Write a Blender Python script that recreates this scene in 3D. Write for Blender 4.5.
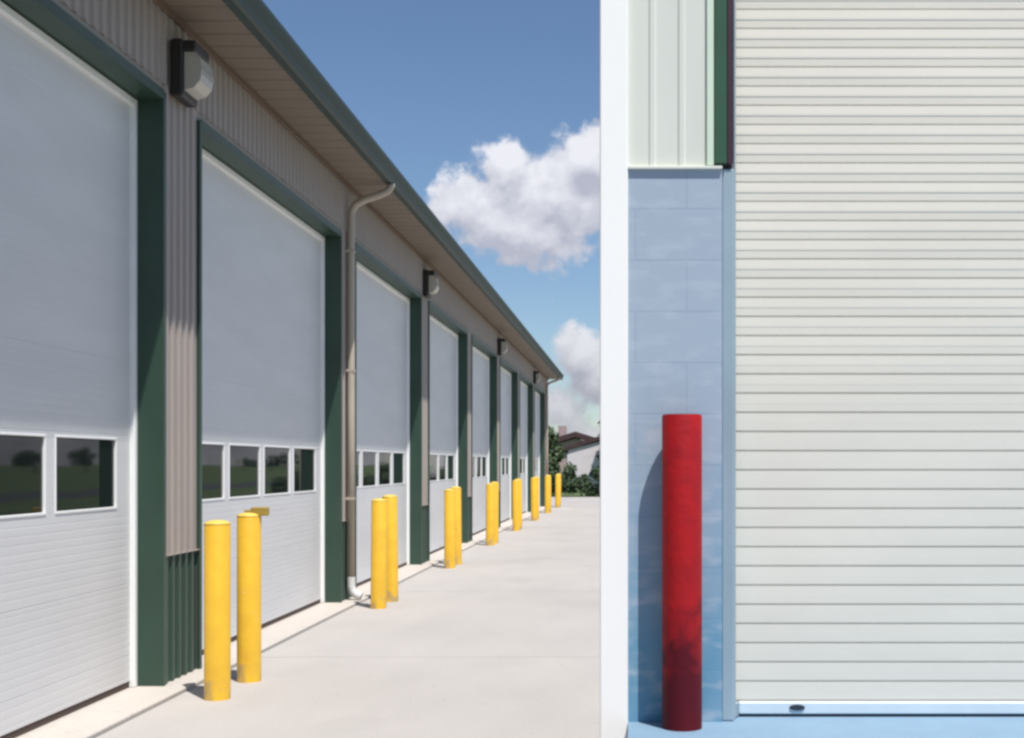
import bpy, math, random
from mathutils import Vector, noise
random.seed(7)
S = bpy.context.scene
COL = S.collection
for o in list(bpy.data.objects): bpy.data.objects.remove(o)

# ------------------------------------------------------------ camera
F = 1305.0; CAMZ = 1.62
cd = bpy.data.cameras.new('camera'); cam = bpy.data.objects.new('camera', cd); COL.objects.link(cam)
cam.location = (0, 0, CAMZ); cam.rotation_euler = (math.radians(90), 0, 0)
cd.sensor_width = 36; cd.lens = F * 36 / 1024
cd.shift_x = -(635 - 512) / 1024; cd.shift_y = (464 - 369) / 1024
cd.clip_start = 0.05; cd.clip_end = 3000
S.camera = cam

# ------------------------------------------------------------ light
SUN = Vector((1.0, -1.45, 3.95)).normalized()
EL = math.asin(SUN.z); AZ = math.atan2(SUN.x, SUN.y)
ld = bpy.data.lights.new('sun', 'SUN'); ld.energy = 4.4; ld.angle = math.radians(0.55); ld.color = (1, .96, .9)
sun = bpy.data.objects.new('sun', ld); COL.objects.link(sun)
sun.rotation_euler = SUN.to_track_quat('Z', 'Y').to_euler()
sun.location = (20, -20, 60)

S.view_settings.view_transform = 'Standard'; S.view_settings.look = 'None'
S.view_settings.gamma = 1; S.view_settings.exposure = 0.42
S.render.engine = 'CYCLES'
S.cycles.pixel_filter_type = 'BLACKMAN_HARRIS'; S.cycles.filter_width = 2.8

W = bpy.data.worlds.new('World'); S.world = W; W.use_nodes = True
nt = W.node_tree; nt.nodes.clear()
def N(t, **k):
    n = nt.nodes.new(t)
    for a, b in k.items(): setattr(n, a, b)
    return n
def L(a, b): nt.links.new(a, b)
def M2(op, a, b=None, c=None, clamp=False):
    n = N('ShaderNodeMath', operation=op, use_clamp=clamp)
    for i, v in enumerate((a, b, c)):
        if v is None: continue
        if isinstance(v, (int, float)): n.inputs[i].default_value = v
        else: L(v, n.inputs[i])
    return n.outputs[0]
out = N('ShaderNodeOutputWorld')
sky = N('ShaderNodeTexSky', sky_type='NISHITA', sun_disc=False, sun_elevation=EL, sun_rotation=AZ,
        altitude=200, air_density=1.0, dust_density=0.25, ozone_density=5.0)
SKYS = 0.080
bg = N('ShaderNodeBackground'); bg.inputs[1].default_value = SKYS
L(sky.outputs[0], bg.inputs[0])
tc = N('ShaderNodeTexCoord')
sep = N('ShaderNodeSeparateXYZ'); L(tc.outputs['Generated'], sep.inputs[0])
yy = M2('MAXIMUM', sep.outputs[1], 0.02)
U0 = M2('DIVIDE', sep.outputs[0], yy); V0 = M2('DIVIDE', sep.outputs[2], yy)
# cloud banks, as lobes in the sky's own directions (east offset, height, half-widths)
def pxl(x, y, a, b): return ((x - 635) / F, (464 - y) / F, a / F, b / F)
LOBES = [pxl(462, 205, 44, 38), pxl(505, 165, 30, 32), pxl(590, 158, 52, 46), pxl(560, 200, 90, 62),
         pxl(515, 228, 88, 36), pxl(640, 190, 70, 75),
         pxl(578, 352, 42, 36), pxl(625, 370, 85, 50)]
LOBES += [(.6, .05, .7, .10), (0.35, .25, .22, .08), (0.75, .38, .3, .1), (-.7, .3, .3, .09), (-1.2, .45, .4, .12), (1.4, .4, .4, .13)]  # unseen clouds; the first, a low haze, added to grey the window reflections
def density(dv):
    V1 = M2('ADD', V0, dv)
    cmb = N('ShaderNodeCombineXYZ'); L(U0, cmb.inputs[0]); L(V1, cmb.inputs[1])
    n1 = N('ShaderNodeTexNoise', noise_dimensions='3D'); n1.inputs['Scale'].default_value = 17; n1.inputs['Detail'].default_value = 9; n1.inputs['Roughness'].default_value = .58
    L(cmb.outputs[0], n1.inputs['Vector'])
    n2 = N('ShaderNodeTexNoise', noise_dimensions='3D'); n2.inputs['Scale'].default_value = 42; n2.inputs['Detail'].default_value = 6; n2.inputs['Roughness'].default_value = .55
    L(cmb.outputs[0], n2.inputs['Vector'])
    m = None
    for (cx, cy, rx, ry) in LOBES:
        a = M2('DIVIDE', M2('SUBTRACT', U0, cx), rx); b = M2('DIVIDE', M2('SUBTRACT', V1, cy), ry)
        d = M2('SQRT', M2('ADD', M2('MULTIPLY', a, a), M2('MULTIPLY', b, b)))
        f = M2('SUBTRACT', 1.0, d)
        m = f if m is None else M2('SMOOTH_MAX', m, f, 0.25)
    m = M2('MAXIMUM', m, -1.2)
    w = M2('MULTIPLY', M2('SUBTRACT', n1.outputs['Fac'], .5), 2.15)
    w2 = M2('MULTIPLY', M2('SUBTRACT', n2.outputs['Fac'], .5), 1.15)
    return M2('ADD', m, M2('ADD', w, w2))
D = density(0.0); DU = density(0.018)
mask = N('ShaderNodeMapRange', interpolation_type='SMOOTHSTEP'); L(D, mask.inputs[0])
mask.inputs[1].default_value = -.02; mask.inputs[2].default_value = .36
lit = M2('MULTIPLY_ADD', M2('SUBTRACT', D, DU), 0.95, 0.42, True)
cr = N('ShaderNodeMix', data_type='RGBA'); L(lit, cr.inputs[0])
cr.inputs[6].default_value = (.44, .45, .53, 1); cr.inputs[7].default_value = (.80, .80, .85, 1)
bgc = N('ShaderNodeBackground'); L(cr.outputs[2], bgc.inputs[0])
low = N('ShaderNodeMapRange', interpolation_type='SMOOTHSTEP'); L(V0, low.inputs[0])      # far, low clouds are dimmer
low.inputs[1].default_value = .03; low.inputs[2].default_value = .17; low.inputs[3].default_value = .66; low.inputs[4].default_value = .84
L(low.outputs[0], bgc.inputs[1])
front = M2('MULTIPLY', mask.outputs[0], M2('GREATER_THAN', sep.outputs[1], 0.05))
front = M2('MULTIPLY', front, .93)
mx = N('ShaderNodeMixShader'); L(front, mx.inputs[0]); L(bg.outputs[0], mx.inputs[1]); L(bgc.outputs[0], mx.inputs[2])
L(mx.outputs[0], out.inputs[0])

# ------------------------------------------------------------ materials
def mat(name, col, rough=.6, var=.08, scale=3.0, metal=0, bump=0, bscale=60, spec=.5, col2=None, stretch=(1,1,1), detail=5):
    m = bpy.data.materials.new(name); m.use_nodes = True
    t = m.node_tree; b = t.nodes['Principled BSDF']
    b.inputs['Roughness'].default_value = rough; b.inputs['Metallic'].default_value = metal
    b.inputs['Specular IOR Level'].default_value = spec
    tcn = t.nodes.new('ShaderNodeTexCoord'); mp = t.nodes.new('ShaderNodeMapping'); mp.inputs['Scale'].default_value = stretch
    t.links.new(tcn.outputs['Object'], mp.inputs[0])
    n = t.nodes.new('ShaderNodeTexNoise'); n.inputs['Scale'].default_value = scale; n.inputs['Detail'].default_value = detail; n.inputs['Roughness'].default_value = .6
    t.links.new(mp.outputs[0], n.inputs['Vector'])
    r = t.nodes.new('ShaderNodeMapRange'); r.inputs[1].default_value = .3; r.inputs[2].default_value = .7
    t.links.new(n.outputs['Fac'], r.inputs[0])
    x = t.nodes.new('ShaderNodeMix'); x.data_type = 'RGBA'
    t.links.new(r.outputs[0], x.inputs[0])
    c2 = col2 or tuple(c * (1 - 2 * var) for c in col)
    x.inputs[6].default_value = (*c2, 1); x.inputs[7].default_value = (*col, 1)
    t.links.new(x.outputs[2], b.inputs['Base Color'])
    if bump:
        n2 = t.nodes.new('ShaderNodeTexNoise'); n2.inputs['Scale'].default_value = bscale; n2.inputs['Detail'].default_value = 4
        t.links.new(tcn.outputs['Object'], n2.inputs['Vector'])
        bp = t.nodes.new('ShaderNodeBump'); bp.inputs['Strength'].default_value = bump; bp.inputs['Distance'].default_value = .01
        t.links.new(n2.outputs['Fac'], bp.inputs['Height']); t.links.new(bp.outputs[0], b.inputs['Normal'])
    return m
MT = {}
MT['white_door'] = mat('white_door', (.69, .69, .695), .5, .05, 1.2, bump=.22, bscale=1.6, stretch=(1, .4, 2))
MT['white_trim'] = mat('white_trim', (.84, .85, .84), .45, .03)
MT['tan'] = mat('tan_cladding', (.36, .31, .28), .5, .05, 2.5, stretch=(1, 1, .25))
MT['green'] = mat('green_trim', (.030, .066, .046), .45, .1, 2)
MT['green_gutter'] = mat('green_gutter', (.012, .034, .026), .5, .08, 2)
MT['roof'] = mat('green_roof', (.04, .10, .07), .4, .08, 1)
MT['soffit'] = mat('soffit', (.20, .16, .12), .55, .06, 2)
MT['pipe'] = mat('downspout', (.46, .40, .33), .45, .05)
MT['white_pipe'] = mat('white_pipe', (.7, .7, .68), .5)
MT['core'] = mat('wall_core', (.35, .33, .30), .8)
MT['seal'] = mat('rubber_seal', (.09, .06, .05), .8)
MT['black'] = mat('black_housing', (.02, .018, .016), .5)
MT['lens'] = mat('lamp_lens', (.46, .43, .37), .25, .05, 20)
MT['ochre'] = mat('ochre_bracket', (.40, .27, .05), .5, .15, 20)
MT['yellow'] = mat('yellow_paint', (.80, .49, .035), .42, .06, 6, bump=.12, bscale=30, col2=(.70, .40, .03))
MT['cap'] = mat('yellow_cap', (.78, .55, .10), .5, .1, 12)
MT['leaf'] = mat('leaf', (.07, .11, .035), .6, .3, 4, col2=(.02, .04, .012))
MT['leaf_hedge'] = mat('leaf_hedge', (.06, .10, .035), .7, .3, 1.5, col2=(.022, .045, .018))
MT['bark'] = mat('bark', (.10, .07, .05), .9, .2, 8)
MT['cream'] = mat('cream_cladding', (.70, .71, .64), .5, .04, 3, stretch=(1, 1, .2))
MT['cream_edge'] = mat('cream_edge', (.66, .78, .62), .5, .04)
MT['green_bright'] = mat('green_corner', (.035, .10, .055), .45, .1)
MT['maroon'] = mat('maroon_edge', (.05, .018, .028), .5, .15)
MT['shutter'] = mat('shutter', (.76, .71, .62), .5, .04, 1.5, bump=.35, bscale=2.2, stretch=(.5, 1, 1.5))
MT['shutter_bar'] = mat('shutter_bar', (.62, .72, .80), .45, .05, 3)
MT['slot'] = mat('dark_slot', (.02, .03, .05), .6)
MT['guide'] = mat('guide_rail', (.33, .42, .48), .45, .1, 4, stretch=(1, 1, .3))
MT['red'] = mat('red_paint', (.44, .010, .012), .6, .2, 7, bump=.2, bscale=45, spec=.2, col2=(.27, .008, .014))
MT['bright_white'] = mat('bright_white', (.95, .93, .90), .5, .01)
MT['house_white'] = mat('house_white', (.78, .71, .73), .7, .06)
MT['house_pink'] = mat('house_pink', (.45, .34, .32), .7, .06)
MT['roof_red'] = mat('roof_red', (.085, .042, .045), .8, .2, 2)
MT['dark_glass'] = mat('house_glass', (.03, .035, .04), .2)
MT['asphalt'] = mat('asphalt', (.07, .07, .072), .9, .1, 3)
MT['grass'] = mat('grass', (.10, .14, .045), .9, .2, .6, col2=(.06, .09, .03))
MT['pad'] = mat('blue_grey_slab', (.19, .30, .41), .75, .1, 5, bump=.2, bscale=40, col2=(.17, .27, .38))

def glass_mat():
    m = bpy.data.materials.new('window_glass'); m.use_nodes = True
    b = m.node_tree.nodes['Principled BSDF']
    b.inputs['Base Color'].default_value = (.008, .011, .012, 1); b.inputs['Roughness'].default_value = .03
    b.inputs['IOR'].default_value = 1.52
    t = m.node_tree
    tcn = t.nodes.new('ShaderNodeTexCoord'); n = t.nodes.new('ShaderNodeTexNoise'); n.inputs['Scale'].default_value = 1.6; n.inputs['Detail'].default_value = 1
    t.links.new(tcn.outputs['Object'], n.inputs['Vector'])
    bp = t.nodes.new('ShaderNodeBump'); bp.inputs['Strength'].default_value = .06; bp.inputs['Distance'].default_value = .02
    t.links.new(n.outputs['Fac'], bp.inputs['Height']); t.links.new(bp.outputs[0], b.inputs['Normal'])
    return m
MT['glass'] = glass_mat()

def concrete(name, col, joint=None, dark=(.0, .0)):
    """concrete with blotches, fine grain and faint stains"""
    m = bpy.data.materials.new(name); m.use_nodes = True; t = m.node_tree; b = t.nodes['Principled BSDF']
    b.inputs['Roughness'].default_value = .85; b.inputs['Specular IOR Level'].default_value = .3
    tcn = t.nodes.new('ShaderNodeTexCoord')
    def nz(s, d, st=(1, 1, 1)):
        mp = t.nodes.new('ShaderNodeMapping'); mp.inputs['Scale'].default_value = st
        t.links.new(tcn.outputs['Object'], mp.inputs[0])
        n = t.nodes.new('ShaderNodeTexNoise'); n.inputs['Scale'].default_value = s; n.inputs['Detail'].default_value = d
        t.links.new(mp.outputs[0], n.inputs['Vector']); return n.outputs['Fac']
    def mapr(v, a, c, lo, hi):
        r = t.nodes.new('ShaderNodeMapRange'); t.links.new(v, r.inputs[0])
        for i, q in enumerate((a, c, lo, hi)): r.inputs[i + 1].default_value = q
        return r.outputs[0]
    def mul(a, c):
        n = t.nodes.new('ShaderNodeMath'); n.operation = 'MULTIPLY'; t.links.new(a, n.inputs[0]); t.links.new(c, n.inputs[1]); return n.outputs[0]
    f = mul(mapr(nz(.35, 6), .35, .7, .95, 1.03), mapr(nz(2.2, 8, (1, .35, 1)), .3, .7, .96, 1.02))
    f = mul(f, mapr(nz(55, 3), .3, .7, .93, 1.05))
    f = mul(f, mapr(nz(.9, 3, (1, .5, 1)), .60, .66, 1.0, .955))
    f = mul(f, mapr(nz(14, 2), .70, .74, 1.0, .80))
    mx = t.nodes.new('ShaderNodeVectorMath'); mx.operation = 'SCALE'; mx.inputs[0].default_value = col
    t.links.new(f, mx.inputs['Scale']); t.links.new(mx.outputs[0], b.inputs['Base Color'])
    bp = t.nodes.new('ShaderNodeBump'); bp.inputs['Strength'].default_value = .2; bp.inputs['Distance'].default_value = .004
    t.links.new(nz(90, 3), bp.inputs['Height']); t.links.new(bp.outputs[0], b.inputs['Normal'])
    return m
MT['yard'] = concrete('yard_concrete', (.42, .395, .375))
MT['sill'] = concrete('sill_concrete', (.50, .46, .42))

def block_mat():
    """blue-grey painted masonry: faint courses, scuffed pale marks, deeper blue towards the bottom"""
    m = bpy.data.materials.new('blue_grey_block'); m.use_nodes = True; t = m.node_tree; b = t.nodes['Principled BSDF']
    b.inputs['Roughness'].default_value = .8
    tcn = t.nodes.new('ShaderNodeTexCoord')
    mp = t.nodes.new('ShaderNodeMapping'); mp.inputs['Rotation'].default_value = (math.radians(-90), 0, 0)
    t.links.new(tcn.outputs['Object'], mp.inputs[0])
    br = t.nodes.new('ShaderNodeTexBrick'); br.inputs['Scale'].default_value = 1; br.inputs['Brick Width'].default_value = .4; br.inputs['Row Height'].default_value = .2
    br.inputs['Mortar Size'].default_value = .006; br.inputs['Mortar Smooth'].default_value = .6
    br.inputs['Color1'].default_value = (.36, .43, .52, 1); br.inputs['Color2'].default_value = (.34, .41, .505, 1); br.inputs['Mortar'].default_value = (.32, .39, .485, 1)
    t.links.new(mp.outputs[0], br.inputs['Vector'])
    n = t.nodes.new('ShaderNodeTexNoise'); n.inputs['Scale'].default_value = 5; n.inputs['Detail'].default_value = 7
    t.links.new(tcn.outputs['Object'], n.inputs['Vector'])
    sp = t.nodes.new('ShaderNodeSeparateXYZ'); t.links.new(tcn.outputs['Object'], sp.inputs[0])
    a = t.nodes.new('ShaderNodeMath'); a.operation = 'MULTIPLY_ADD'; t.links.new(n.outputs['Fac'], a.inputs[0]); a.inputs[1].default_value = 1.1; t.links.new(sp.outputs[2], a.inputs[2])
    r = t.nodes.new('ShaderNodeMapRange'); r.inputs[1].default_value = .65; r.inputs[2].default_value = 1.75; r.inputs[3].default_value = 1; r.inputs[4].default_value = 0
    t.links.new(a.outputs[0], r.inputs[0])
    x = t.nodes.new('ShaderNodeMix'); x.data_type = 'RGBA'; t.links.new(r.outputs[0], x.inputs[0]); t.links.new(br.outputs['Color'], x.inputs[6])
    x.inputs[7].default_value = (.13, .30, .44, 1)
    n3 = t.nodes.new('ShaderNodeTexNoise'); n3.inputs['Scale'].default_value = 6; n3.inputs['Detail'].default_value = 6
    mp3 = t.nodes.new('ShaderNodeMapping'); mp3.inputs['Scale'].default_value = (1, 1, 3); t.links.new(tcn.outputs['Object'], mp3.inputs[0]); t.links.new(mp3.outputs[0], n3.inputs['Vector'])
    r3 = t.nodes.new('ShaderNodeMapRange'); r3.inputs[1].default_value = .50; r3.inputs[2].default_value = .66; r3.inputs[3].default_value = 0; r3.inputs[4].default_value = .55
    t.links.new(n3.outputs['Fac'], r3.inputs[0])
    y = t.nodes.new('ShaderNodeMix'); y.data_type = 'RGBA'; t.links.new(r3.outputs[0], y.inputs[0]); t.links.new(x.outputs[2], y.inputs[6]); y.inputs[7].default_value = (.44, .50, .58, 1)
    t.links.new(y.outputs[2], b.inputs['Base Color'])
    bp = t.nodes.new('ShaderNodeBump'); bp.inputs['Strength'].default_value = .15; bp.inputs['Distance'].default_value = .003
    mm = t.nodes.new('ShaderNodeMath'); mm.operation = 'MULTIPLY_ADD'; t.links.new(br.outputs['Fac'], mm.inputs[0]); mm.inputs[1].default_value = -.6
    n4 = t.nodes.new('ShaderNodeTexNoise'); n4.inputs['Scale'].default_value = 60; t.links.new(tcn.outputs['Object'], n4.inputs['Vector']); t.links.new(n4.outputs['Fac'], mm.inputs[2])
    t.links.new(mm.outputs[0], bp.inputs['Height']); t.links.new(bp.outputs[0], b.inputs['Normal'])
    return m
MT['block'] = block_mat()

def low_tone(m, zmid, soft, col):
    # second colour mixed in low on a post, with a ragged upper edge
    t = m.node_tree; b = t.nodes['Principled BSDF']; src = b.inputs['Base Color'].links[0].from_socket
    tcn = t.nodes.new('ShaderNodeTexCoord'); sp = t.nodes.new('ShaderNodeSeparateXYZ'); t.links.new(tcn.outputs['Object'], sp.inputs[0])
    n = t.nodes.new('ShaderNodeTexNoise'); n.inputs['Scale'].default_value = 9; n.inputs['Detail'].default_value = 8
    t.links.new(tcn.outputs['Object'], n.inputs['Vector'])
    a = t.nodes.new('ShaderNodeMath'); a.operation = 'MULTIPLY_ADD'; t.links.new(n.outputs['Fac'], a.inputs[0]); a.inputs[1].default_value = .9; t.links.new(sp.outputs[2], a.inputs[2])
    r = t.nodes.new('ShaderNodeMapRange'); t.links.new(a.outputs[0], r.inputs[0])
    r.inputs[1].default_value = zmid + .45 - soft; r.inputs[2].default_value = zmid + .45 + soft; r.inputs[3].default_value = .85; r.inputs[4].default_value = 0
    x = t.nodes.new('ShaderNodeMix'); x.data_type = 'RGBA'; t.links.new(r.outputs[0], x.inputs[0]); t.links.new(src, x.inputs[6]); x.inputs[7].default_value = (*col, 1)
    t.links.new(x.outputs[2], b.inputs['Base Color'])
def chips(m, scale, lo, col, amt=.8, st=(1, 1, .35)):
    # small scuffs and chips with their own edges
    t = m.node_tree; b = t.nodes['Principled BSDF']; src = b.inputs['Base Color'].links[0].from_socket
    tcn = t.nodes.new('ShaderNodeTexCoord'); mp = t.nodes.new('ShaderNodeMapping'); mp.inputs['Scale'].default_value = st
    oi = t.nodes.new('ShaderNodeObjectInfo'); va = t.nodes.new('ShaderNodeVectorMath'); va.operation = 'ADD'
    t.links.new(tcn.outputs['Object'], mp.inputs[0]); t.links.new(mp.outputs[0], va.inputs[0]); t.links.new(oi.outputs['Location'], va.inputs[1])
    n = t.nodes.new('ShaderNodeTexNoise'); n.inputs['Scale'].default_value = scale; n.inputs['Detail'].default_value = 6; n.inputs['Roughness'].default_value = .65
    t.links.new(va.outputs[0], n.inputs['Vector'])
    r = t.nodes.new('ShaderNodeMapRange'); t.links.new(n.outputs['Fac'], r.inputs[0])
    r.inputs[1].default_value = lo; r.inputs[2].default_value = lo + .02; r.inputs[4].default_value = amt
    x = t.nodes.new('ShaderNodeMix'); x.data_type = 'RGBA'; t.links.new(r.outputs[0], x.inputs[0]); t.links.new(src, x.inputs[6]); x.inputs[7].default_value = (*col, 1)
    t.links.new(x.outputs[2], b.inputs['Base Color'])
chips(MT['yellow'], 16, .685, (.30, .20, .08)); chips(MT['yellow'], 34, .70, (.75, .70, .6), .7)
low_tone(MT['yellow'], .03, .05, (.42, .30, .14))  # dried dirt at the feet of the yellow posts
chips(MT['red'], 24, .70, (.20, .03, .03)); chips(MT['white_door'], 9, .72, (.42, .41, .40), .5)
chips(MT['shutter'], 7, .73, (.55, .53, .50), .5)
low_tone(MT['red'], .36, .13, (.045, .003, .010))  # lower part of the red post mixed darker, noise-edged

# ------------------------------------------------------------ builders
ORG = {}
class MB:
    """collects shapes in world coordinates; build() links them as one mesh object"""
    def __init__(s): s.v = []; s.f = []; s.sm = []
    def add(s, vs, fs, smooth=False):
        k = len(s.v); s.v += [Vector(p) for p in vs]
        for f in fs: s.f.append(tuple(i + k for i in f)); s.sm.append(smooth)
    def box(s, x0, x1, y0, y1, z0, z1):
        s.add([(x, y, z) for x in (x0, x1) for y in (y0, y1) for z in (z0, z1)],
              [(0, 1, 3, 2), (4, 6, 7, 5), (0, 4, 5, 1), (2, 3, 7, 6), (0, 2, 6, 4), (1, 5, 7, 3)]); return s
    def bbox(s, x0, x1, y0, y1, z0, z1, b=.006):
        """bevelled box"""
        vs = []; idx = {}
        X = (x0, x1); Y = (y0, y1); Z = (z0, z1)
        for i in (0, 1):
            for j in (0, 1):
                for k in (0, 1):
                    sx, sy, sz = (1 if i == 0 else -1), (1 if j == 0 else -1), (1 if k == 0 else -1)
                    for a in range(3):
                        p = [X[i] + sx * b, Y[j] + sy * b, Z[k] + sz * b]; p[a] = (X[i], Y[j], Z[k])[a]
                        idx[i, j, k, a] = len(vs); vs.append(p)
        fs = []
        for i in (0, 1): fs.append([idx[i, 0, 0, 0], idx[i, 1, 0, 0], idx[i, 1, 1, 0], idx[i, 0, 1, 0]])
        for j in (0, 1): fs.append([idx[0, j, 0, 1], idx[1, j, 0, 1], idx[1, j, 1, 1], idx[0, j, 1, 1]])
        for k in (0, 1): fs.append([idx[0, 0, k, 2], idx[1, 0, k, 2], idx[1, 1, k, 2], idx[0, 1, k, 2]])
        for i in (0, 1):
            for j in (0, 1): fs.append([idx[i, j, 0, 0], idx[i, j, 1, 0], idx[i, j, 1, 1], idx[i, j, 0, 1]])
        for i in (0, 1):
            for k in (0, 1): fs.append([idx[i, 0, k, 0], idx[i, 1, k, 0], idx[i, 1, k, 2], idx[i, 0, k, 2]])
        for j in (0, 1):
            for k in (0, 1): fs.append([idx[0, j, k, 1], idx[1, j, k, 1], idx[1, j, k, 2], idx[0, j, k, 2]])
        for i in (0, 1):
            for j in (0, 1):
                for k in (0, 1): fs.append([idx[i, j, k, a] for a in range(3)])
        s.add(vs, fs); return s
    def sweep(s, prof, axis, a, b, off=(0, 0, 0)):
        """open or closed profile of (p,q) points swept along an axis; closed by repeating the first point"""
        def P(p, q, t):
            return {'x': (t, p, q), 'y': (p, t, q), 'z': (p, q, t)}[axis]
        n = len(prof)
        s.add([P(p, q, a) for p, q in prof] + [P(p, q, b) for p, q in prof],
              [(i, i + 1, n + i + 1, n + i) for i in range(n - 1)])
        if prof[0] == prof[-1]:
            s.f.append(tuple(range(len(s.v) - 2 * n, len(s.v) - n - 1))); s.sm.append(False)
            s.f.append(tuple(range(len(s.v) - n, len(s.v) - 1))[::-1]); s.sm.append(False)
        return s
    def tube(s, pts, r, n=12, cap=True, radii=None):
        pts = [Vector(p) for p in pts]; k0 = len(s.v); rings = []
        prev = None
        for i, p in enumerate(pts):
            d = (pts[min(i + 1, len(pts) - 1)] - pts[max(i - 1, 0)]).normalized()
            u = d.cross(Vector((0, 0, 1)) if abs(d.z) < .9 else Vector((0, 1, 0))).normalized()
            if prev is not None:
                u = (prev - d * prev.dot(d)).normalized()
            prev = u; w = d.cross(u); rr = radii[i] if radii else r
            rings.append([p + (u * math.cos(2 * math.pi * j / n) + w * math.sin(2 * math.pi * j / n)) * rr for j in range(n)])
        vs = [q for R in rings for q in R]; fs = []
        for i in range(len(pts) - 1):
            for j in range(n):
                fs.append((i * n + j, i * n + (j + 1) % n, (i + 1) * n + (j + 1) % n, (i + 1) * n + j))
        s.add(vs, fs, True)
        if cap:
            k = len(s.v) - len(vs)
            s.f.append(tuple(range(k, k + n))[::-1]); s.sm.append(False)
            s.f.append(tuple(range(len(s.v) - n, len(s.v)))); s.sm.append(False)
        return s
    def lathe(s, cx, cy, prof, n=40):
        vs = [(cx + r * math.cos(2 * math.pi * j / n), cy + r * math.sin(2 * math.pi * j / n), z) for r, z in prof for j in range(n)]
        fs = [(i * n + j, i * n + (j + 1) % n, (i + 1) * n + (j + 1) % n, (i + 1) * n + j) for i in range(len(prof) - 1) for j in range(n)]
        s.add(vs, fs, True); return s
    def build(s, name, material, parent=None, org=None):
        xs = [v.x for v in s.v]; ys = [v.y for v in s.v]; zs = [v.z for v in s.v]
        if org is None: org = Vector(((min(xs) + max(xs)) / 2, (min(ys) + max(ys)) / 2, min(zs)))
        org = Vector(org)
        me = bpy.data.meshes.new(name); me.from_pydata([v - org for v in s.v], [], s.f)
        me.polygons.foreach_set('use_smooth', s.sm); me.update()
        import bmesh
        bm = bmesh.new(); bm.from_mesh(me); bmesh.ops.recalc_face_normals(bm, faces=bm.faces); bm.to_mesh(me); bm.free()
        me.materials.append(MT[material] if isinstance(material, str) else material)
        o = bpy.data.objects.new(name, me); COL.objects.link(o)
        ORG[o.name] = org
        if parent: o.parent = parent; o.location = org - ORG[parent.name]
        else: o.location = org
        return o
def tag(o, label=None, cat=None, group=None, kind=None):
    if label: o['label'] = label
    if cat: o['category'] = cat
    if group: o['group'] = group
    if kind: o['kind'] = kind
    return o
def empty(name, loc, label, cat, group=None):
    o = bpy.data.objects.new(name, None); COL.objects.link(o); o.location = loc; o.empty_display_size = .3
    ORG[o.name] = Vector(loc); return tag(o, label, cat, group)
def copy_tree(o, loc=None, parent=None):
    c = o.copy(); COL.objects.link(c)
    if parent: c.parent = parent
    if loc: c.location = loc
    for ch in o.children: copy_tree(ch, None, c)
    return c

# ------------------------------------------------------------ ground
def sheet(name, mt, x0, x1, y0, y1, z, th=.0):
    m = MB()
    if th: m.box(x0, x1, y0, y1, z - th, z)
    else: m.add([(x0, y0, z), (x1, y0, z), (x1, y1, z), (x0, y1, z)], [(0, 1, 2, 3)])
    return tag(m.build(name, mt, org=(0, 0, z)), kind='structure')
sheet('ground', 'grass', -900, 900, -400, 1800, -.012)
# concrete yard, cast in bays with thin open joints between them
yd = MB()
ysx = [-3.2, -.1, 3.2, 6.6, 10]; ysy = [-6 + 5.65 * i for i in range(13)]; ysy = [y for y in ysy if y < 62] + [64]
for i in range(len(ysx) - 1):
    for j in range(len(ysy) - 1):
        g = .006
        yd.box(ysx[i] + g, ysx[i + 1] - g, ysy[j] + g, ysy[j + 1] - g, -.15, 0)
yd.box(-20, -3.208, 50.9, 64, -.15, -.001)
tag(yd.build('yard_pavement', 'yard', org=(0, 0, 0)), kind='structure')
sheet('road', 'asphalt', 20, 27, -200, 400, -.004)

# ------------------------------------------------------------ the long workshop
XW, XD = -3.39, -3.60            # wall face and door face
Y0, PITCH, PIER, NB = 9.36, 5.65, .82, 8
YS, YE = -2.0, 50.82
HD, HS = 4.23, 4.92              # door head, soffit
bld = empty('workshop', (XW, (YS + YE) / 2, 0), 'long tan and green metal workshop with eight white overhead doors', 'building')
piers = [(YS, Y0 - PITCH + PIER)] + [(Y0 + PITCH * k, Y0 + PITCH * k + PIER) for k in range(NB - 1)] + [(Y0 + PITCH * (NB - 1), YE)]
doors = [(piers[k][1], piers[k + 1][0]) for k in range(NB)]
core = MB()
for a, b in piers: core.box(-3.86, XW - .02, a + .004, b - .004, 0, 4.30)
core.box(-3.86, XW - .02, YS, YE, 4.302, HS - .004)
core.box(-18, -17.8, YS, YE, 0, HS - .004)
core.box(-17.79, -3.87, YS, YS + .2, 0, HS - .004); core.box(-17.79, -3.87, YE - .2, YE, 0, HS - .004)
core.build('wall', 'core', bld)
def ribbed(mb, a, b, z0, z1, face, pitch=.137, depth=.018, ph=0):
    """vertical ribs on the +x face, from y=a to y=b"""
    pr = [(face - depth - .008, a)]
    pr.append((face - depth, a)); y = a + .018 + ph
    while y + .06 < b:
        pr += [(face - depth, y), (face, y + .014), (face, y + .05), (face - depth, y + .064)]
        y += pitch
    pr += [(face - depth, b), (face - depth - .008, b), pr[0]]
    mb.sweep(pr, 'z', z0, z1)
cl = MB(); ws = MB()
for a, b in piers:
    cl = MB(); ribbed(cl, a + .046, b - .046, .96, 4.36, XW + .004); cl.build('tan_cladding', 'tan', bld)
    ws = MB(); ribbed(ws, a + .046, b - .046, .03, .952, XW - .001); ws.build('green_wainscot', 'green', bld)
cl = MB(); ribbed(cl, YS, YE, 4.362, HS - .006, XW + .004); cl.build('tan_cladding', 'tan', bld)
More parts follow.
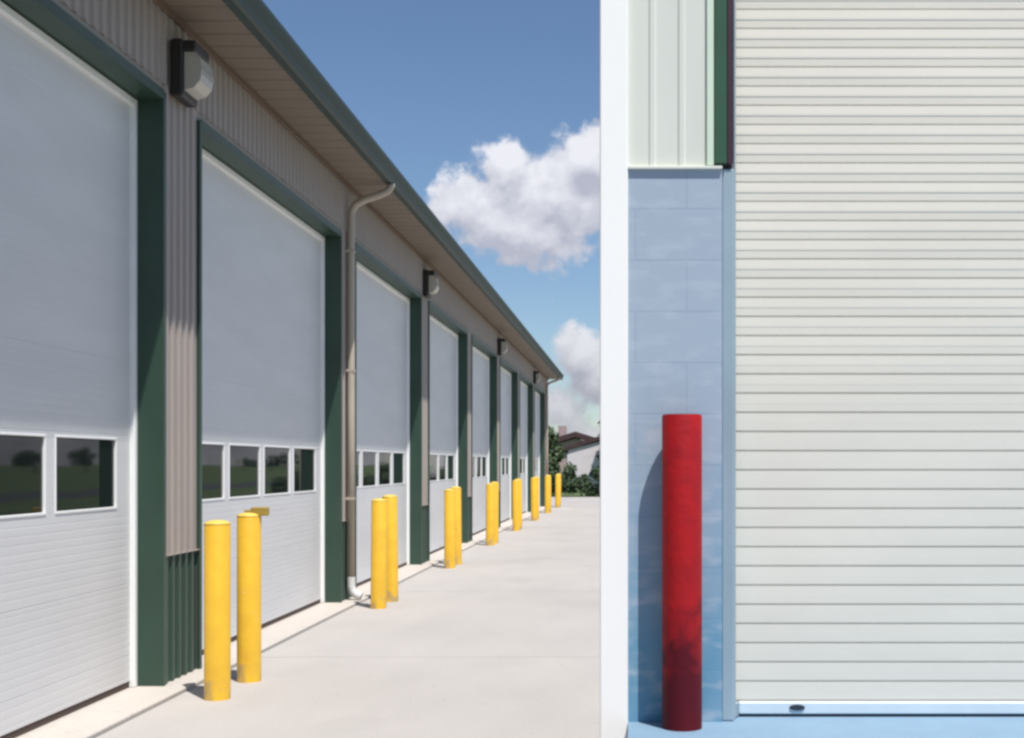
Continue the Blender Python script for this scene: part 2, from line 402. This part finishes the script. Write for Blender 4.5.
for k, (a, b) in enumerate(doors):
    tr = MB()
    # far jamb return (faces the camera), near jamb return, head return, with face flanges
    tr.box(XD - .06, XW + .012, b - .004, b + .004, .03, HD + .004)
    tr.box(XW - .012, XW + .012, b + .005, b + .045, .03, HD + .06)
    tr.box(XD - .06, XW + .012, a - .004, a + .004, .03, HD + .004)
    tr.box(XW - .012, XW + .012, a - .045, a - .005, .03, HD + .06)
    tr.box(XD - .06, XW + .012, a - .0, b + .0, HD + .005, HD + .013)
    tr.box(XW - .012, XW + .012, a - .0, b + .0, HD + .014, HD + .075)
    tr.build('door_surround', 'green', bld)
# drip ledge between cladding and wainscot, starter trim under the soffit
for a, b in piers:
    tl = MB(); tl.box(XW - .02, XW + .010, a + .046, b - .046, .953, .9595)
    tl.build('drip_trim', 'tan', bld)
# soffit
sf = MB(); pr = []
y = YS
while y < YE - .3:
    pr += [(y, HS), (y + .008, HS + .007), (y + .022, HS + .007), (y + .03, HS)]; y += .30
pr.append((YE, HS))
sf.sweep(pr + [(YE, HS + .02), (YS, HS + .02), pr[0]], 'x', XW - .01, -2.925)
sf.build('soffit', 'soffit', bld)
sm = MB(); sm.box(XW + .006, XW + .034, YS, YE, HS - .05, HS - .001); sm.build('soffit_moulding', mat('brown_moulding', (.16, .11, .08), .6), bld)
# gutter (ogee) with roof behind
gt = MB()
gp = [(-2.92, HS - .02), (-2.85, HS - .02), (-2.83, HS + .0), (-2.82, HS + .05), (-2.80, HS + .09), (-2.785, HS + .13), (-2.785, HS + .165), (-2.80, HS + .175),
      (-2.80, HS + .14), (-2.84, HS + .04), (-2.905, HS + .0), (-2.905, HS + .17), (-2.92, HS + .17), (-2.92, HS - .02)]
gt.sweep(gp, 'y', YS - .15, YE + .12)
gut = gt.build('gutter', 'green_gutter', bld)
rf = MB()
zt = HS + .18
XR = -10.7
rp = [(-2.88, zt), (XR, zt + 1.35), (-18.6, zt), (-18.6, zt - .12), (XR, zt + 1.2), (-2.93, zt - .1), (-2.88, zt)]
rf.sweep(rp, 'y', YS - .15, YE + .15)
yy_ = YS
while yy_ < YE:
    rf.sweep([(-2.9, zt + .0), (-2.9, zt + .03), (XR, zt + 1.38), (XR, zt + 1.35), (-2.9, zt + .0)], 'y', yy_, yy_ + .04); yy_ += .61
rf.build('roof', 'roof', bld)
for (a, b) in ((YS, YS + .1), (YE - .1, YE)):
    gb = MB(); gb.sweep([(-3.4, HS + .022), (XR, zt + 1.18), (-18, HS + .022), (-3.4, HS + .022)], 'y', a, b)
    gb.build('gable', 'tan', bld)
# downspouts
for k in (1, 7):
    yc = Y0 + PITCH * k + (.30 if k < 7 else .5)
    d = MB()
    d.tube([(-2.86, yc, HS - .01), (-2.865, yc, HS - .05), (-2.90, yc, HS - .10), (-3.0, yc, HS - .145), (-3.17, yc, HS - .20), (-3.27, yc, HS - .25), (-3.325, yc, HS - .33),
            (-3.33, yc, HS - .42), (-3.33, yc, 2.2), (-3.33, yc, .30)], .044, 14)
    ds = d.build('downspout', 'pipe', bld)
    e = MB(); e.tube([(-3.33, yc, .299), (-3.33, yc, .19), (-3.315, yc, .13), (-3.275, yc, .09), (-3.21, yc, .07)], .049, 14, cap=False)
    e.build('outlet_elbow', 'white_pipe', ds)
    for z in (1.2, 2.7, 4.1):
        st = MB(); st.box(-3.386, -3.288, yc - .045, yc + .045, z, z + .03); st.build('strap', 'pipe', ds)
# sectional doors
ZW0, ZW1 = 1.32, 1.79
joints = [.26, .77, 1.285, 1.825, 2.35, 2.87, 3.39, 3.91]
def door_profile(z0, z1):
    pts = [(XD - .05, z0), (XD, z0)]
    js = [j for j in joints if z0 < j < z1]
    z = z0 + .02
    while z < z1 - .03:
        j = next((j for j in js if abs(z - j) < .028), None)
        if j:
            pts += [(XD, j - .004), (XD - .003, j - .0012), (XD - .003, j + .0012), (XD, j + .004)]
            js.remove(j); z = j + .052; continue
        pts += [(XD, z), (XD - .0005, z + .004), (XD - .0005, z + .012), (XD, z + .016)]
        z += .052
    pts += [(XD, z1), (XD - .05, z1), (XD - .05, z0)]
    return pts
STILE, GAP = .31, .15
door0 = None
for k, (a, b) in enumerate(doors):
    if door0 is None:
        m = MB()
        a1, b1 = a + .055, b - .055
        m.sweep(door_profile(.075, ZW0), 'y', a1, b1); m.sweep(door_profile(ZW1, HD - .055), 'y', a1, b1)
        pw = (b - a - 2 * STILE - 3 * GAP) / 4
        ws_ = [(a + STILE + i * (pw + GAP), a + STILE + i * (pw + GAP) + pw) for i in range(4)]
        ed = [a1] + [v for w in ws_ for v in w] + [b1]
        for i in range(0, len(ed), 2): m.box(XD - .05, XD - .0005, ed[i], ed[i + 1], ZW0 + .0005, ZW1 - .0005)
        door0 = m.build('overhead_door', 'white_door', bld)
        for (p, q) in ws_:
            f = MB(); w = .016
            f.bbox(XD - .03, XD + .005, p - .012, q + .012, ZW0 - .012, ZW0 + w - .012, .003); f.bbox(XD - .03, XD + .005, p - .012, q + .012, ZW1 - w + .012, ZW1 + .012, .003)
            f.bbox(XD - .03, XD + .004, p - .012, p + w - .012, ZW0 + w - .012, ZW1 - w + .012, .003); f.bbox(XD - .03, XD + .004, q - w + .012, q + .012, ZW0 + w - .012, ZW1 - w + .012, .003)
            wf = f.build('window', 'white_trim', door0)
            # the pane belongs to the door's window band
            g = MB(); g.box(XD - .016, XD - .010, p + .01, q - .01, ZW0 + .01, ZW1 - .01); g.build('pane', 'glass', door0)
        s_ = MB(); s_.box(XD - .045, XD - .006, a1, b1, .028, .0745); s_.build('bottom_strip', 'seal', door0)
        fr = MB()
        fr.bbox(XD - .03, XD + .035, b - .055, b - .0045, .028, HD - .002, .005); fr.bbox(XD - .03, XD + .035, a + .0045, a + .055, .028, HD - .002, .005)
        fr.bbox(XD - .03, XD + .033, a + .0555, b - .0555, HD - .055, HD - .002, .005)
        fr.build('door_frame', 'white_trim', door0)
    else:
        c = door0.copy(); COL.objects.link(c); c.location = door0.location + Vector((0, PITCH * k, 0))
        for ch in door0.children:
            d = ch.copy(); COL.objects.link(d); d.parent = c
# interior back-stop so the doorways are closed
# sill slab, slightly raised, in pours
sl = MB()
sy = YS
for i in range(10):
    e = min(Y0 - PITCH + .41 + PITCH * i, YE)
    if e > sy: sl.bbox(-3.9, -3.205, sy + .003, e - .003, -.1, .026, .006); sy = e
tag(sl.build('sill_pavement', 'sill', org=(0, 0, 0)), kind='structure')

# ------------------------------------------------------------ wall lamps on alternate piers
order = ['first', 'second', 'third', 'fourth', 'fifth', 'sixth', 'seventh', 'eighth']
lamp = None
for k in (0, 2, 4, 6):
    yc = Y0 + PITCH * k + .30
    lab = {0: 'large black wall lamp with cream lens high on the nearest pier', 2: 'black wall lamp with pale lens on the third pier, just past the near downspout',
           4: 'small dark wall lamp with pale lens on the fifth pier under the eave', 6: 'tiny wall lamp on the seventh pier, farthest of the wall lamps'}[k]
    if lamp is None:
        lamp = empty('wall_lamp', (XW, yc, 4.30), lab, 'lamp', 'lamps mounted along the workshop wall')
        h = MB(); h.bbox(XW + .006, XW + .10, yc - .17, yc + .17, 4.30, 4.72, .015)
        h.bbox(XW + .09, XW + .19, yc - .16, yc + .16, 4.63, 4.71, .012)
        h.build('housing', 'black', lamp)
        g = MB()
        pr = [(XW + .101, 4.35), (XW + .17, 4.37), (XW + .215, 4.42), (XW + .228, 4.50), (XW + .215, 4.59), (XW + .18, 4.628), (XW + .101, 4.628), (XW + .101, 4.35)]
        g.sweep(pr, 'y', yc - .135, yc + .135)
        ln = g.build('lens', 'lens', lamp)
        rb = MB()
        for t in (-.09, -.03, .03, .09): rb.box(XW + .12, XW + .232, yc + t - .004, yc + t + .004, 4.47, 4.53)
        rb.build('lens_rib', 'lens', ln)
    else:
        c = copy_tree(lamp, (XW, yc, 4.30)); c['label'] = lab

# ------------------------------------------------------------ yellow bollards
def bollard(x, y, h, r, name, label, group):
    o = empty(name, (x, y, 0), label, 'bollard', group)
    m = MB(); pr = [(r, -.02), (r, h - .035), (r - .003, h - .03)]
    m.lathe(x, y, pr); m.build('post', 'yellow', o)
    c = MB(); cp = [(r - .001, h - .031)] + [((r + .001) * math.cos(t), h - .03 + .03 * math.sin(t)) for t in [i * math.pi / 16 for i in range(0, 8)]] + [(.001, h)]
    c.lathe(x, y, cp); c.build('cap', 'cap', o)
    return o
GRP = 'yellow bollards in pairs in front of the piers'
BX = -2.88
near = far = None
for k in range(NB):
    y1, y2 = Y0 + PITCH * k - .36, Y0 + PITCH * k + .38
    if k == 0:
        near = bollard(BX, y1, 1.235, .088, 'bollard', 'nearest yellow steel bollard, plain-topped, before the first green and tan pier', GRP)
        far = bollard(BX, y2, 1.26, .088, 'bollard', 'yellow steel bollard with an ochre bracket on top, beside the nearest bollard', GRP)
        b = MB(); b.bbox(BX + .02, BX + .145, y2 - .035, y2 + .03, 1.235, 1.298, .006); b.bbox(BX - .03, BX + .05, y2 - .03, y2 + .03, 1.262, 1.278, .004)
        b.build('bracket', 'ochre', far)
    else:
        last = k == NB - 1
        c = copy_tree(near, (BX, y1, 0)); d = copy_tree(near, (BX, y2, 0)); d.scale = (1, 1, 1.02)
        c['label'] = 'nearer yellow bollard of the pair at the %s pier from the front%s' % (order[k], ', last pair' if last else '')
        d['label'] = 'farther yellow bollard of the pair at the %s pier from the front%s' % (order[k], ' of the row' if last else '')
        # small differences: not every post stands perfectly plumb
        for q in (c, d): q.rotation_euler = (random.uniform(-.011, .011), random.uniform(-.011, .011), random.uniform(0, 6))

# ------------------------------------------------------------ shutter-fronted unit on a raised slab (right)
ZS = .613
YW = 5.094; YDR = 5.205
sheet('raised_pavement', 'pad', -.0265, 6.2, 1.2, 6.0, ZS, .75)
unit = empty('storage_unit', (1.9, YW, ZS), 'blue-grey block and cream clad unit front with a pale ribbed roller shutter', 'building')
XB0, XB1, XC = -.137, .34, 3.5
ZB = 2.768; ZTOP = 3.90
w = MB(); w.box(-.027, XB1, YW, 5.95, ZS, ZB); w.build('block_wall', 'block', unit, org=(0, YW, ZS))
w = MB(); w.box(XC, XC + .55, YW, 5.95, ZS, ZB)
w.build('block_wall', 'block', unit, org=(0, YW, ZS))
ct = MB(); ct.bbox(XB0, -.0275, YW - .012, YW + .10, -.02, ZTOP, .004); ct.box(XB0 + .006, -.0275, YW + .1, 5.95, -.02, ZTOP - .01)
ct.build('added_divider_strip', 'bright_white', unit)  # made-up white divider between yard and unit, added at full height
cc = MB()
# cream cladding with shallow raised ribs
def ribx(x0, x1, ribs, yf, z0, z1):
    pr = [(x0, yf + .03), (x0, yf)]
    for r in ribs: pr += [(r - .016, yf), (r - .008, yf - .005), (r + .008, yf - .005), (r + .016, yf)]
    pr += [(x1, yf), (x1, yf + .03), (x0, yf + .03)]
    cc.sweep(pr, 'z', z0, z1)
ribx(-.027, .278, [.068, .182], YW + .006, 2.782, ZTOP)
cc.box(-.027, .278, YW + .037, 5.95, 2.782, ZTOP - .01)
ribx(XC, XC + .55, [XC + .15, XC + .3, XC + .45], YW + .006, 2.782, ZTOP)
cc.box(.279, XC - .001, YW + .045, 5.95, 3.75, ZTOP - .01)
cc.build('cream_cladding', 'cream', unit)
ce = MB(); ce.bbox(.279, .308, YW - .006, YW + .03, 2.785, ZTOP, .003); ce.build('cladding_edge', 'cream_edge', unit)
gc = MB(); gc.bbox(.309, .358, YW - .01, YW + .04, 2.792, ZTOP, .003); gc.build('green_corner_trim', 'green_bright', unit)
mc = MB(); mc.bbox(.359, .383, YW + .0, YW + .10, 2.792, ZTOP, .003); mc.build('maroon_edge_trim', 'maroon', unit)
lg = MB(); lg.bbox(-.027, XB1 + .0, YW - .014, YW + .03, ZB + .001, ZB + .013, .002); lg.build('ledge', 'cream', unit)
gd = MB()
gd.bbox(.3405, .388, YW + .012, YW + .115, ZS + .002, 2.775, .004); gd.bbox(.3885, .411, YW + .085, YW + .105, ZS + .0035, ZS + .06, .003); gd.bbox(.388, .398, YW + .05, YW + .080, ZS + .002, 3.7, .003)
gd.build('guide_rail', 'guide', unit); gd = MB(); gd.bbox(XC - .05, XC - .002, YW + .012, YW + .115, ZS + .002, 3.7, .004)
gd.build('guide_rail', 'guide', unit)
# roller curtain
P = .0766; zb = ZS + .060
pr = [(YDR + .02, zb), (YDR, zb)]; z = zb
while z < 3.72:
    h = P
    t = min(1, max(0, (z - 1.7) / .9)); g_ = .0055 - .002 * t; q_ = .0015 * t; w_ = .0034 - .0020 * t     # slat shape invented: bead tapers off downward to drop its shadow lines
    pr += [(YDR, z + .0005), (YDR + g_, z + .0010), (YDR + g_, z + .0046 + w_), (YDR, z + .0054 + w_), (YDR - .0002, z + .036),
           (YDR - .0002 - q_, z + .0380), (YDR - .0002 - q_, z + .046), (YDR, z + P - .0006)]
    z += P
pr += [(YDR + .02, z), (YDR + .02, zb)]
rd = MB(); rd.sweep(pr, 'x', .389, XC - .003)
shut = rd.build('roller_shutter', 'shutter', unit)
bb = MB(); bb.bbox(.412, XC - .03, YDR - .012, YDR + .018, ZS + .012, ZS + .0595, .004)
bar = bb.build('bottom_bar', 'shutter_bar', shut)
ss = MB(); ss.tube([(.645, YDR - .0165, ZS + .038), (.645, YDR - .010, ZS + .038)], .012, 16)
ss.v = [Vector((.645 + (v.x - .645) * 2.6, v.y, v.z)) for v in ss.v]
ss.build('lift_slot', 'slot', bar)
se = MB(); se.box(.392, XC - .03, YDR - .004, YDR + .014, ZS + .001, ZS + .0115); se.build('bottom_strip', 'slot', shut)  # shadow gap below the bar, painted as a dark strip
rt = MB(); rt.bbox(XB0 - .04, XC + .59, YW - .03, 5.98, ZTOP + .001, ZTOP + .06, .005); rt.build('roof', 'roof', unit)
bk = MB(); bk.box(.341, XC - .001, 5.85, 5.94, ZS, 3.749); bk.build('back_wall', 'core', unit)

# red bollard
rbx, rby = (682 - 635) / F * 4.985, 4.985
rr = .0765
ro = empty('bollard', (rbx, rby, ZS), 'tall red painted steel bollard standing against the blue-grey block wall', 'bollard')
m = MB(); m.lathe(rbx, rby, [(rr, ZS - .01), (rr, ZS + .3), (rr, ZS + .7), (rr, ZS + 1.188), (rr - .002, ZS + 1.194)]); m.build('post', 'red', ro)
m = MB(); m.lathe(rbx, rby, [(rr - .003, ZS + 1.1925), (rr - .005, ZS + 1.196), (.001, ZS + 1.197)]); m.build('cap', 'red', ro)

# ------------------------------------------------------------ planting and houses beyond the yard
def crown_mesh(mb, c, rx, rz, n, leaf, seed, lumps=9):
    rnd = random.Random(seed)
    L_ = [(Vector((rnd.uniform(-.6, .6) * rx, rnd.uniform(-.6, .6) * rx, rnd.uniform(-.6, .65) * rz)), rnd.uniform(.32, .55)) for _ in range(lumps)]
    for i in range(n):
        ctr, s = rnd.choice(L_)
        d = Vector((rnd.gauss(0, 1), rnd.gauss(0, 1), rnd.gauss(0, 1))).normalized()
        q = d * (rnd.random() ** .45)
        p = Vector(c) + ctr + Vector((q.x * rx * s, q.y * rx * s, q.z * rz * s))
        nrm = (d + Vector((rnd.uniform(-.7, .7), rnd.uniform(-.7, .7), rnd.uniform(-.3, .9)))).normalized()
        u = nrm.cross(Vector((rnd.uniform(-1, 1), rnd.uniform(-1, 1), rnd.uniform(-1, 1)))).normalized(); v = nrm.cross(u)
        l = leaf * rnd.uniform(.6, 1.4)
        mb.add([p - u * l, p - v * l * .55, p + u * l, p + v * l * .55], [(0, 1, 2, 3)])
def tree(x, y, h, rx, seed, label, group, mt='leaf', n=3200):
    o = empty('tree', (x, y, 0), label, 'tree', group)
    t = MB(); rnd = random.Random(seed)
    t.tube([(x, y, -.1), (x + .05, y, h * .25), (x - .05, y + .05, h * .55), (x, y, h * .8)], .1, 8, radii=[.2, .15, .1, .04])
    for i in range(6):
        a = rnd.uniform(0, 6.28); z = h * rnd.uniform(.3, .55)
        t.tube([(x, y, z), (x + math.cos(a) * rx * .35, y + math.sin(a) * rx * .35, z + h * .12), (x + math.cos(a) * rx * .65, y + math.sin(a) * rx * .65, z + h * .26)], .05, 6, radii=[.08, .05, .02])
    t.build('trunk', 'bark', o)
    c = MB(); crown_mesh(c, (x, y, h * .62), rx, h * .42, n, .17, seed); c.build('crown', mt, o)
    return o
g = 'trees across the road'
bt = [tree(98, 95, 5.5, 3.4, 11, 'broad dark tree standing across the road, seen in the door windows', g), tree(104, 118, 4.6, 3.0, 12, 'round dark tree standing across the road, seen in the door windows', g)]
side = ['north', 'south']
for i in range(14):
    s_ = bt[i % 2]
    c = copy_tree(s_, (90 + random.uniform(0, 14), 110 + i * 24 + random.uniform(-5, 5), 0))
    k = random.uniform(.7, 1.15); c.scale = (k * 1.1, k * 1.1, k); c.rotation_euler = (0, 0, random.uniform(0, 6))
for i in range(16):
    pass
allt = [o for o in COL.objects if o.get('group') == g]
ORD = ['nearest', 'second nearest', 'third nearest', 'fourth nearest', 'fifth nearest', 'sixth nearest', 'seventh nearest', 'eighth nearest', 'eighth farthest', 'seventh farthest',
       'sixth farthest', 'fifth farthest', 'fourth farthest', 'third farthest', 'second farthest', 'farthest']
for q, o in zip(ORD, sorted(allt, key=lambda o: o.location.y)): o['label'] = 'dark leafy tree across the road, mirrored in the door windows, %s of the row' % q
# houses
# white-walled low house, gable towards the yard
ho = empty('house', (0, 92, 0), 'low white-walled house with dark red roof behind the hedge', 'house')
m = MB(); m.box(-4.5, 6.5, 88, 98, -.1, 2.55); m.sweep([(-4.5, 2.551), (1.0, 4.1), (6.5, 2.551), (-4.5, 2.551)], 'y', 88.01, 97.99); m.build('wall', 'house_white', ho)
m = MB(); m.sweep([(-5.0, 2.42), (1.0, 4.3), (7.0, 2.42), (7.0, 2.66), (1.0, 4.62), (-5.0, 2.66), (-5.0, 2.42)], 'y', 87.88, 98.5); m.build('roof', 'roof_red', ho)
m = MB(); m.bbox(.4, 1.6, 87.93, 87.995, .9, 2.1, .01); wo = m.build('window', 'white_trim', ho)
m = MB(); m.box(.5, 1.5, 87.91, 87.925, 1.0, 2.0); m.build('pane', 'dark_glass', wo)
hb = empty('house', (-4.9, 112, 0), 'pinkish gabled house with reddish brown roof, farther back behind the hedge', 'house')
m = MB(); m.box(-9.2, -.6, 108, 118, -.1, 2.5); m.sweep([(-9.2, 2.501), (-4.9, 3.75), (-.6, 2.501), (-9.2, 2.501)], 'y', 108.01, 117.99); m.build('wall', 'house_pink', hb)
m = MB(); m.sweep([(-9.8, 2.36), (-4.9, 3.85), (0, 2.36), (0, 2.8), (-4.9, 4.3), (-9.8, 2.8), (-9.8, 2.36)], 'y', 107.4, 118.5); hbr = m.build('roof', 'roof_red', hb)
m = MB(); m.box(-6.6, -5.9, 112, 112.7, 3.0, 4.9); m.build('chimney', 'house_pink', hbr)
m = MB(); m.bbox(-5.6, -4.4, 107.9, 107.995, 1.7, 2.7, .01); wo = m.build('window', 'white_trim', hb)
m = MB(); m.box(-5.5, -4.5, 107.88, 107.895, 1.8, 2.6); m.build('pane', 'dark_glass', wo)
tree(-1.3, 86.5, 4.9, 1.3, 21, 'dark tree rising beside the low white house, next to the added white divider strip', None, n=2200)
tree(-5.6, 74, 3.6, 1.3, 22, 'dark tree at the far end of the workshop', None, n=2400)
tree(-5.2, 80, 2.9, .9, 23, 'small dark tree left of the low white house', None, n=1500)
g2 = 'shrubs along the far edge of the yard'
base = None
spots = [(-9 + i * 1.25 + random.uniform(-.2, .2), 65.6 + random.uniform(-.4, .4), random.uniform(.85, 1.2)) for i in range(16)]
for i, (x, y, k) in enumerate(spots):
    if base is None:
        base = empty('shrub', (x, y, 0), 'x', 'shrub', g2)
        c = MB(); crown_mesh(c, (x, y, .68), .95, .80, 1600, .085, 31, 10); c.build('foliage', 'leaf_hedge', base)
        t = MB(); t.tube([(x, y, -.05), (x, y, .3), (x + .05, y, .7)], .03, 6, radii=[.05, .04, .02]); t.build('stem', 'bark', base)
        o = base
    else:
        o = copy_tree(base, (x, y, 0)); o.rotation_euler = (0, 0, random.uniform(0, 6))
    o.scale = (k * 1.1, k, k * 1.15)
    o['label'] = 'leafy green shrub at the far edge of the yard, %s the workshop side' % ((['leftmost on', 'second from', 'third from', 'fourth from', 'fifth from', 'sixth from', 'seventh from', 'eighth from'] + [str(n) + 'th from' for n in range(9, 17)])[i])
